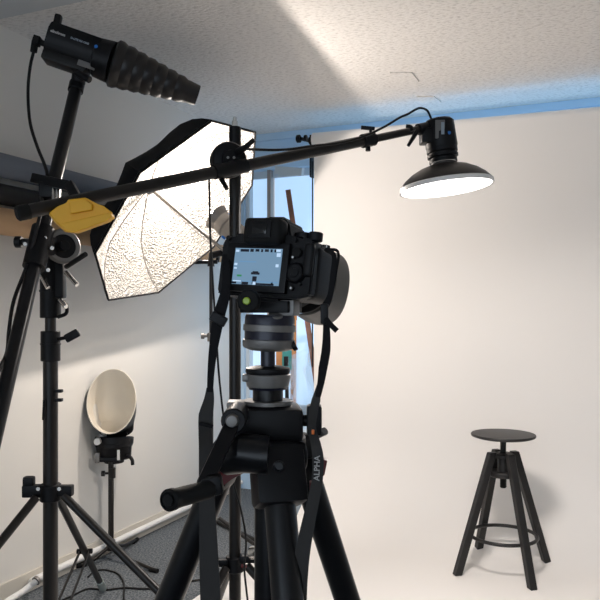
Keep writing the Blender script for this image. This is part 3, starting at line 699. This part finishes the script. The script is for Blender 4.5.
obj('blue_dot', cyl(G(), face+V(.026, .004, -.004), face+V(.026, -.003, -.004), .0055), 'blue', t, label='blue round dot')
bm = bar(G(), e2, hcn+V(-.04, 0, -.01), .034, .036, V(0, 0, 1), .005); cyl(bm, e2-bdir*.03, e2+bdir*.015, .019); box(bm, hcn+V(-.05, -.01, -.008), (.04, .06, .05), None, .006); obj('tilt_bracket', bm, 'plastic', t)
bm = tube(G(), [P(417, 131, 2.30), P(413, 138, 2.28), P(408, 146, 2.28)], [.008, .007, .005], 8); tube(bm, spline([P(412, 131, 2.31), P(411, 127, 2.31), P(406, 126, 2.31)]), .006, 8); obj('lever', bm, 'plastic', t)
# lamp cable
zz = lambda px: onboom(px).y
obj('lamp_cable', tube(G(), spline([P(246, 149, 1.95), P(256, 149.5, 2.0), P(275, 150, 2.03), P(292, 149, 2.06), P(312, 146, 2.09), P(335, 143.5, 2.13), P(352, 140, 2.17), P(366, 135.5, 2.19), P(384, 127, 2.22), P(399, 118, 2.26), P(408, 114, 2.28), P(413, 111, 2.29), P(420, 108, 2.31), P(427, 110.5, 2.34), P(431, 118, 2.38)]), .0038, 8), 'cable', label='thin black cable sagging along the long boom arm to the dish lamp', cat='cable')
obj('hanging_cable', tube(G(), spline([P(209, 173, 1.96), P(209.5, 200, 1.96), P(210.5, 240, 1.97), P(213, 285, 1.98), P(216, 330, 1.99), P(219, 375, 2.0), P(224, 420, 2.02), P(233, 480, 2.04), P(241, 510, 2.04), P(246, 540, 2.04), P(244.5, 570, 2.03), P(248, 605, 2.02), P(252, 660, 2.02), P(258, 735, 2.05)]), .0030, 8), 'cable', label='thin black cable hanging from the boom pivot down beside the centre pole', cat='cable')

# ------------------------------------------------------------------ things lying on the carpet
fa = P(217, 524, 885/214.); fb = P(262, 546, 885/236.); fa.z = .03; fb.z = .014
t = thing('spare_pole', V((fa.x+fb.x)/2, (fa.y+fb.y)/2, 0), 'short dark pole lying on the carpet behind the centre boom stand', 'pole')
fa.z = .015
obj('tube', tube(G(), [fa, fb+(fb-fa)*.6], .013, 14), 'brownblk', t); obj('end_cap', tube(G(), [fa-(fb-fa).normalized()*.03, fa+(fb-fa).normalized()*.02], .0145, 14), 'grey', t, label='dull metal end cap')
def floor_cable(name, pts, r_, lab):
    q = []
    for px, py in pts:
        z = 885/(py-HY); p = P(px, py, z); q.append(V(p.x, p.y, r_+.001))
    obj(name, tube(G(), spline(q), r_, 8), 'cable', label=lab, cat='cable')
floor_cable('floor_cable', [(52, 606), (70, 598), (88, 590), (105, 591), (125, 589), (145, 590), (170, 588), (188, 583), (205, 580)], .0045, 'black cable lying across the carpet at the foot of the left boom stand')
floor_cable('looped_cable', [(88, 578), (95, 572), (106, 571), (118, 575), (124, 585), (124, 600), (130, 612)], .004, 'black cable looping on the carpet beside the oval reflector stand')

# ------------------------------------------------------------------ foreground tripod
TC = V(-.039, .86, 0); def_z = lambda py, z=.86: CH+(HY-py)/F*z
def TP(py, dx=0, dy=0): return V(TC.x+dx, TC.y+dy, def_z(py))
t = thing('camera_tripod', TC, 'large black tripod with a ball head holding the camera in the foreground', 'tripod')
bm = cyl(G(), TP(437), TP(386), .0185, 28, .05); obj('centre_column', bm, 'black', t)
obj('column_tube', cyl(G(), TP(700), TP(437), .0165, 28, .05), 'black', t)
# crown
bm = cyl(G(), TP(437), TP(405), .034, 32, .15); box(bm, TP(422), (.080, .07, .040), Matrix.Rotation(.1, 3, 'Z'), .006); obj('crown', bm, 'plastic', t)
bm = cyl(G(), TP(404), TP(400), .030, 32); box(bm, TP(404, -.034, 0), (.03, .03, .008), None, .003); obj('column_collar', bm, 'grey', t, label='dull grey collar')
bm = cyl(G(), TP(419, .036, -.01), TP(419, .055, -.012), .007); box(bm, TP(418, .056, -.012), (.018, .022, .036), None, .004); obj('column_knob', bm, 'plastic', t)
bm = cyl(G(), TP(447), TP(436), .046, 32, .1); obj('spider', bm, 'plastic', t)
for k, ph in enumerate((44, 164, 284)):
    a = math.radians(ph); rd = V(math.cos(a), math.sin(a), 0); tg = V(-rd.y, rd.x, 0)
    h0 = TP(449)+rd*.048; s_ = 1; ft = TC+rd*.50; ft.z = .018
    d = (ft-h0).normalized(); L = (ft-h0).length
    R3 = Matrix((tg, d.cross(tg)*-1, d)).transposed()
    # shoulder block
    bm = box(G(), h0+d*.022, (.058, .050, .066) if k == 2 else (.040, .036, .056), Matrix((tg, d.cross(tg), d)).transposed(), .008)
    sh = obj('leg_shoulder', bm, 'plastic', t)
    bm = cyl(G(), h0-tg*(.034 if k == 2 else .024), h0+tg*(.034 if k == 2 else .024), .016, 24); obj('hinge', bm, 'plastic', sh)
    if k == 2: obj('hinge_bolt', lathe(G(), [(0, 0), (.006, 0), (.0065, .004), (.0045, .005), (.004, .001), (0, .001)], P(279, 466, .762), V(0, -1, 0), 18), 'black', sh)
    segs = [(.04, L*.40, .0178, .0168), (L*.40, L*.72, .0150, .0150), (L*.72, L-.03, .0125, .0125)]
    for i, (u0, u1, ra_, rb_) in enumerate(segs):
        lg = obj('leg' if i == 0 else 'lower_leg', tube(G(), [h0+d*u0, h0+d*u1], [ra_, rb_], 28), 'black', t)
        if i < 2: obj('twist_lock', lathe(G(), [(rb_, 0), (rb_+.004, .003), (rb_+.004, .045), (rb_, .048)], h0+d*(u1-.02), d, 24, close=True), 'rubber', lg)
    obj('rubber_foot', tube(G(), [h0+d*(L-.05), h0+d*(L-.0)], .0165, 20), 'rubber', t)
    # red angle catch
    rc = h0+rd*.010+V(0, 0, .0)
    if k == 1:
        bm = G(); prism(bm, [P(*q, .83) for q in ((203, 494), (211, 478), (226, 472), (243, 470), (243, 474), (232, 478), (224, 484), (213, 499))], V(0, .02, 0)); bmesh.ops.bevel(bm, geom=bm.edges[:], offset=.001, segments=1, affect='EDGES')
    elif k == 0: bm = box(G(), P(321, 466, .88), (.012, .016, .020), Matrix.Rotation(.2, 3, 'Y'), .002)
    else: bm = box(G(), P(312, 486, .80), (.006, .012, .010), None, .001)
    obj('angle_catch', bm, 'red', t, label='dark red angle catch')
# smooth round shoulder on the left and lever on the right
bm = G(); tube(bm, [P(226, 458, .80), P(245, 453, .785), P(268, 455, .785)], [.019, .022, .021], 24); obj('gear_housing', bm, 'black', t)
obj('side_lever', tube(G(), [P(316, 437, .86), P(325, 431, .85)], [.003, .005], 10), 'grey', t, label='small grey lever')
# crank
ca = P(234, 420, .79); cb = P(203, 487, .73)
bm = bar(G(), ca, cb, .017, .010, V(0, 1, 0), .004)
cyl(bm, ca+V(0, -.008, 0), ca+V(0, .05, 0), .014); bar(bm, cb, cb+V(.02, .0, .004), .02, .02, V(0, 1, 0), .004)
obj('crank_arm', bm, 'plastic', t)
obj('crank_bolt', lathe(G(), [(0, -.004), (.006, -.003), (.0075, .002), (.0075, .008)], ca+V(-.001, -.014, .001), V(0, 1, 0), 20), 'grey', t, label='dull metal crank bolt')
ga = P(210, 489, .725); gb = P(171.5, 499.5, .665)
gd = (gb-ga).normalized(); GL = (gb-ga).length
prof = [(0, 0), (.008, 0), (.0095, .004), (.0095, GL-.004), (.0105, GL-.002), (.0105, GL+.004), (.008, GL+.006), (.008, GL+.004), (.0055, GL+.003), (.0055, GL+.006), (0, GL+.006)]
obj('crank_grip', lathe(G(), prof, ga, gd, 28), 'rubber', t)
# ball head: lower dish
ax_ = V(0, 0, 1)
def lz(py): return def_z(py)-0
o_ = V(TC.x, TC.y, 0)
def pr(lst, dx=0): return [(r_*.86/F, def_z(py)) for r_, py in lst]
bm = lathe(G(), pr([(0, 389), (19, 389), (21, 384), (22, 380), (0, 380)]), o_, ax_, 40); obj('head_base', bm, 'navy', t)
bm = lathe(G(), pr([(0, 388), (17, 388), (21, 386), (22.5, 379), (23, 374.5), (22, 373.5), (0, 373.5)]), o_, ax_, 40); obj('head_ring', bm, 'grey', t, label='grey knurled head ring')
bm = box(G(), V(TC.x-.026, TC.y-.01, def_z(377)), (.008, .012, .009), None, .002); obj('ring_stud', bm, 'grey', t)
bm = lathe(G(), pr([(0, 373.6), (21.5, 373.6), (22.5, 371), (22, 368), (15, 366), (8, 366), (0, 366)]), o_, ax_, 40); obj('lower_cup', bm, 'plastic', t)
bm = cyl(G(), TP(368), TP(346), .0088, 28, .05); obj('stem', bm, 'navy', t)
# upper drum slightly tilted
tlt = V(.035, 0, 1).normalized(); dO = V(TC.x+.001, TC.y, def_z(350))
def dr(lst): return [(r_*.86/F, (350-py)*.86/F) for r_, py in lst]
obj('drum', lathe(G(), dr([(0, 345), (24.5, 346), (25, 330), (25, 318), (24, 315), (0, 315)]), dO, tlt, 44), 'navy', t, label='dark blue black ball head drum')
obj('drum_ring', lathe(G(), dr([(0, 350), (18, 350.5), (25, 348), (26.3, 346), (26.3, 340), (24, 339)]), dO, tlt, 44), 'grey', t, label='grey lower drum ring')
obj('drum_ring', lathe(G(), dr([(24, 331.5), (26.3, 331), (26.3, 325), (24, 324.5)]), dO, tlt, 44, close=True), 'grey', t, label='grey middle drum ring')
obj('thumb_plate', lathe(G(), [(0, 0), (.009, 0), (.0085, .002), (0, .003)], P(276, 315.5, .838), V(0.1, -.5, .9), 24), 'grey', t, label='grey oval thumb plate')
obj('lock_stud', cyl(G(), P(292, 347, .85), P(296, 345, .85), .006), 'plastic', t)
# quick release clamp
bm = box(G(), V(TC.x+.004, TC.y, def_z(307)), (.062, .05, .014), Matrix.Rotation(-.35, 3, 'Z'), .002); obj('release_clamp', bm, 'plastic', t)
bm = box(G(), P(289, 308, .845), (.020, .022, .019), Matrix.Rotation(-.35, 3, 'Z'), .002); obj('clamp_jaw', bm, 'grey', t, label='grey clamp jaw')
bm = lathe(G(), [(0, 0), (.0115, 0), (.0135, .003), (.0135, .014), (.009, .018), (0, .018)], P(248, 301, .80), V(.05, 1, 0), 10); obj('clamp_knob', bm, 'rubber', t)
obj('bubble_level', lathe(G(), [(0, -.0025), (.0035, -.002), (.0045, 0), (.0045, .003), (0, .003)], P(246.5, 301, .799), V(.0, 1, 0), 20), 'green', t, label='yellow green bubble level')

# ------------------------------------------------------------------ camera
yaw = math.radians(-27); pit = math.radians(-7); rol = math.radians(3.5)
cbase = V(TC.x+.000, TC.y+.002, def_z(299))
KX = Matrix.Translation(cbase) @ Matrix.Rotation(yaw, 4, 'Z') @ Matrix.Rotation(pit, 4, 'X') @ Matrix.Rotation(rol, 4, 'Y')
t = thing('camera', cbase, 'black mirrorless camera with a lit screen mounted on the tripod', 'camera')
# local: x right, y forward, z up, origin centre of base
bm = G()
outl = [(-.0625, .004), (-.060, .0), (.050, .0), (.0655, .004), (.0670, .012), (.066, .060), (.062, .070), (.050, .0735), (.028, .0735), (.022, .078), (-.022, .078), (-.030, .0735), (-.056, .0725), (-.0625, .066)]
outl = [(x, z) for x, z in outl]
prism(bm, [V(x, -.020, z) for x, z in outl], V(0, .042, 0)); bmesh.ops.bevel(bm, geom=bm.edges[:], offset=.0025, segments=2, affect='EDGES')
obj('body', bm, 'body', t, KX)
bm = box(G(), V(.051, .018, .034), (.034, .064, .066), None, .012, 3); obj('grip', bm, 'body', t, KX)
bm = box(G(), V(.0605, -.021, .046), (.012, .010, .040), None, .005, 3); obj('thumb_rest', bm, 'body', t, KX)
# prism hump, eyecup
bm = G(); prism(bm, [V(x, -.012, z) for x, z in ((-.028, .070), (-.022, .094), (-.014, .099), (.014, .099), (.022, .094), (.030, .070))], V(0, .046, 0)); bmesh.ops.bevel(bm, geom=bm.edges[:], offset=.003, segments=2, affect='EDGES'); obj('viewfinder_hump', bm, 'body', t, KX)
bm = box(G(), V(.001, -.026, .077), (.050, .024, .032), None, .007, 3); ec = obj('eyecup', bm, 'rubber', t, KX)
bm = box(G(), V(.001, -.0385, .078), (.030, .003, .020), None, .0014); obj('eyecup_rim', bm, 'plastic', ec, KX)
obj('eyepiece', box(G(), V(.001, -.0400, .078), (.020, .002, .012), None, .0008), mat('eyepiece_glass', (.004, .004, .005), .05), ec, KX)
obj('hot_shoe', box(G(), V(0, .008, .1), (.02, .02, .003)), 'blackm', t, KX)
# monitor
bm = box(G(), V(-.0065, -.0235, .0345), (.086, .007, .060), None, .002); mo = obj('monitor', bm, 'plastic', t, KX)
scw, sch = .065, .0440; scx, scz = -.0045, .0350
sc0 = obj('screen', box(G(), V(scx, -.0272, scz), (scw, .0008, sch)), 'screen', mo, KX, label='lit blue grey screen', smooth=False)
def scr(x0, x1, z0_, z1_, m, name='screen_mark', lay=1):
    x0, x1 = scx-scw/2+scw*x0, scx-scw/2+scw*x1; z0_, z1_ = scz+sch/2-sch*z1_, scz+sch/2-sch*z0_
    return box(G(), V((x0+x1)/2, -.0277-.0002*lay, (z0_+z1_)/2), (x1-x0, .0003, z1_-z0_))
def multi(rects, m, name, lay=1):
    for r4 in rects: obj(name, scr(*r4, m, lay=lay), m, mo, KX, smooth=False)
multi([(.12, .30, .03, .10), (.33, .40, .02, .10), (.44, .52, .02, .09), (.56, .60, .02, .10), (.64, .72, .02, .09), (.76, .80, .02, .10), (.84, .88, .02, .10), (0, .10, .93, .99), (.22, .36, .93, 1), (.52, .90, .95, 1), (.84, .88, .90, .98)], 'scrdark', 'screen_icon')
multi([(.40, .58, .66, .72), (.43, .55, .63, .66), (.44, .53, .77, .98)], 'scrdark', 'screen_picture')
multi([(.02, .09, .05, .11), (.88, .97, .02, .08), (.90, .98, .12, .22), (.02, .08, .42, .48), (.90, .96, .42, .50), (.02, .08, .54, .58), (.46, .52, .92, 1), (.03, .2, .90, .93)], 'scrlight', 'screen_icon', 2)
multi([(.12, .48, .36, .385), (.02, .98, .90, .925)], 'scrblue', 'screen_line')
multi([(.10, .20, .74, .79)], 'scrgreen', 'screen_icon')
# controls
def cylk(bm, x, y0, y1, z, r_, n=20): return cyl(bm, V(x, y0, z), V(x, y1, z), r_, n)
obj('control_wheel', lathe(G(), [(0, 0), (.005, 0), (.0055, .001), (.0095, .001), (.0115, -.001), (.0125, .002), (.0125, .006), (0, .006)], V(.0455, -.0255, .030), V(0, 1, 0), 32), 'plastic', t, KX)
obj('joystick', cylk(G(), .0455, -.026, -.018, .054, .0058), 'rubber', t, KX)
for x, z, r_ in ((.034, .0450, .0022), (.0405, .0480, .0022), (.030, .0118, .003), (.0425, .0120, .003), (.040, .0690, .003), (-.052, .0700, .003), (.054, .0300, .002), (.053, .017, .002)):
    obj('button', cylk(G(), x, -.0245, -.018, z, r_, 14), 'blackm', t, KX)
for x, z in ((.0345, .0452), (.0408, .0482), (.0302, .0118), (.0427, .0120)): obj('button_print', cylk(G(), x, -.0248, -.0244, z, .0014, 10), 'white', t, KX, label='white button print')
for x, y, r_, h in ((.040, .0, .012, .008), (.0585, -.006, .0085, .008), (-.046, .0, .0075, .006)):
    bm = cyl(G(), V(x, y, .071), V(x, y, .0735+h), r_, 28); obj('dial', bm, 'plastic', t, KX)
obj('shutter_button', cyl(G(), V(.054, .032, .066), V(.054, .032, .074), .006), 'blackm', t, KX)
for s in (-1, 1):
    obj('strap_lug', tube(G(), [V(s*.064, 0, .066), V(s*.071, 0, .068), V(s*.071, 0, .062), V(s*.064, 0, .060)], .0012, 8), 'chrome', t, KX)
# lens
lo = V(-.006, .022, .038)
def LK(lst): return lst
lens = obj('lens', lathe(G(), [(0, 0), (.033, 0), (.033, .008), (.036, .010), (.036, .022), (.0395, .030), (.0395, .050), (.041, .052), (.041, .076), (.043, .078), (.043, .100), (.040, .102), (.036, .098), (.034, .08), (0, .078)], lo, V(0, 1, 0), 48), 'plastic', t, KX)
bm = G(); pr_ = []
for i in range(28): pr_ += [(.0412, .053+i*.0008), (.0420, .0534+i*.0008)]
obj('focus_ring', lathe(G(), [(.040, .053)]+pr_+[(.040, .076)], lo, V(0, 1, 0), 48, close=True), 'rubber', lens, KX)
obj('front_glass', lathe(G(), [(0, .088), (.02, .086), (.034, .082), (.034, .08), (0, .08)], lo, V(0, 1, 0), 40), mat('lens_glass', (.01, .01, .015), .03), lens, KX)
# petal hood
bm = G(); n = 64; prev = None; ra_, rb_ = .0455, .0535
rings = [[], [], [], []]
for j in range(n):
    a = 2*PI*j/n; pet = .118+.030*(.5+.5*math.cos(4*a+PI))*.0 + .026*math.cos(2*a+PI)*1.0*(1 if True else 0)
    pet = .126+.016*math.cos(2*(a-PI/2))*1.0
    for q_, (r_, y) in enumerate(((ra_, .086), (rb_, pet), (rb_-.002, pet), (ra_-.002, .086))):
        rings[q_].append(bm.verts.new(lo+V(r_*math.cos(a), y, r_*math.sin(a))))
for q_ in range(4):
    A, B = rings[q_], rings[(q_+1) % 4]
    for j in range(n): bm.faces.new((A[j], A[(j+1) % n], B[(j+1) % n], B[j]))
obj('lens_hood', bm, mat('hood_plastic', (.17, .155, .14), .4), lens, KX, label='dark grey petal lens hood')
obj('base_plate', box(G(), V(0, 0, -.005), (.05, .04, .008), None, .001), 'plastic', t, KX)

# straps
t = thing('camera_strap', cbase-V(0, 0, .25), 'black and grey camera neck strap hanging in two lengths from the camera', 'strap')
vw = V(0, 1, 0)
def strap(name, pts, ws, m, rot=None, th=.0018, label=None, n=5):
    p3 = [P(*p) for p in pts]; return obj(name, ribbon(G(), spline(p3, n), interp(ws, n), th, vw if rot is None else rot), m, t, label=label)
lug = KX @ V(-.070, 0, .063); lugp = (300+F*lug.x/lug.y, HY-F*(lug.z-CH)/lug.y, lug.y)
obj('strap_end', ribbon(G(), spline([lug, P(226, 262, .86), P(226, 292, .85), P(225, 300, .84)]), interp([.008, .008, .010, .012], 6), .002, vw), 'strap', t)
strap('strap_web', [(226, 288, .84), (223, 302, .835), (219, 316, .83), (216, 332, .83), (213, 352, .83), (211, 372, .83), (210, 392, .83)], [.010, .013, .014, .0125, .010, .008, .007], 'strap')
obj('buckle', box(G(), P(218.5, 319, .822), (.020, .006, .012), Matrix.Rotation(.5, 3, 'Y'), .002), 'plastic', t)
strap('strap_pad', [(210, 388, .832), (209, 400, .83), (206, 415, .825), (205, 430, .82), (206, 450, .80), (206.5, 480, .79), (207, 500, .78), (208, 530, .78), (209, 560, .78), (210.5, 600, .78), (212, 660, .78), (225, 720, .80)], [.008, .012, .017, .015, .016, .017, .017, .019, .021, .0225, .022, .02], 'strapg', label='dark grey padded strap length on the left')
obj('pad_loop', box(G(), P(206, 425, .817), (.017, .004, .004), Matrix.Rotation(.2, 3, 'Y'), .001), 'strap', t)
lug = KX @ V(.071, 0, .063)
obj('strap_end', ribbon(G(), spline([lug, P(334, 256, .80), P(332.5, 275, .80), P(330, 295, .80), P(325, 306, .80)]), interp([.005, .0055, .0055, .006, .008], 6), .0025, vw), 'strap', t)
obj('strap_end', ribbon(G(), spline([lug, P(338, 252, .81), P(336, 272, .81), P(331, 298, .805), P(326, 310, .80)]), interp([.003]*5, 6), .003, vw), 'strap', t)
obj('buckle', box(G(), P(324.5, 314, .795), (.009, .008, .023), None, .002), 'plastic', t)
obj('strap_tail', ribbon(G(), spline([P(325, 318, .79), P(331, 325, .79), P(337, 331, .79)]), interp([.006, .006, .006], 6), .003, vw), 'strap', t)
strap('strap_web', [(325, 310, .80), (326.5, 330, .80), (326, 350, .80), (323, 368, .80), (321, 382, .80), (318, 397, .80)], [.006, .008, .010, .010, .008, .006], 'strap')
strap('strap_pad', [(319, 384, .802), (316, 400, .80), (313.5, 412, .795), (312, 428, .785), (316, 445, .772), (318, 460, .768), (316.5, 485, .766), (309, 520, .764), (303, 550, .762), (299.5, 580, .76), (297, 620, .76), (288, 690, .77), (225, 720, .80)], [.004, .010, .010, .009, .011, .0125, .012, .014, .016, .0175, .018, .018, .02], 'strapg', label='dark grey padded strap length on the right')
obj('orange_tab', box(G(), P(313, 432, .775), (.003, .003, .005), None, .0005), 'orange', t, label='small orange tab')
d1 = (P(317.4, 448, .76)-P(316.6, 481, .757)).normalized(); x1 = V(0, -1, 0)
zt = V(0, -1, 0); yt = zt.cross(d1).normalized()
text('strap_lettering', 'ALPHA', .0088, 'label_light', t, Matrix.Translation(P(319.3, 481, .762)) @ Matrix((d1, yt, d1.cross(yt))).transposed().to_4x4(), bold=.0001)
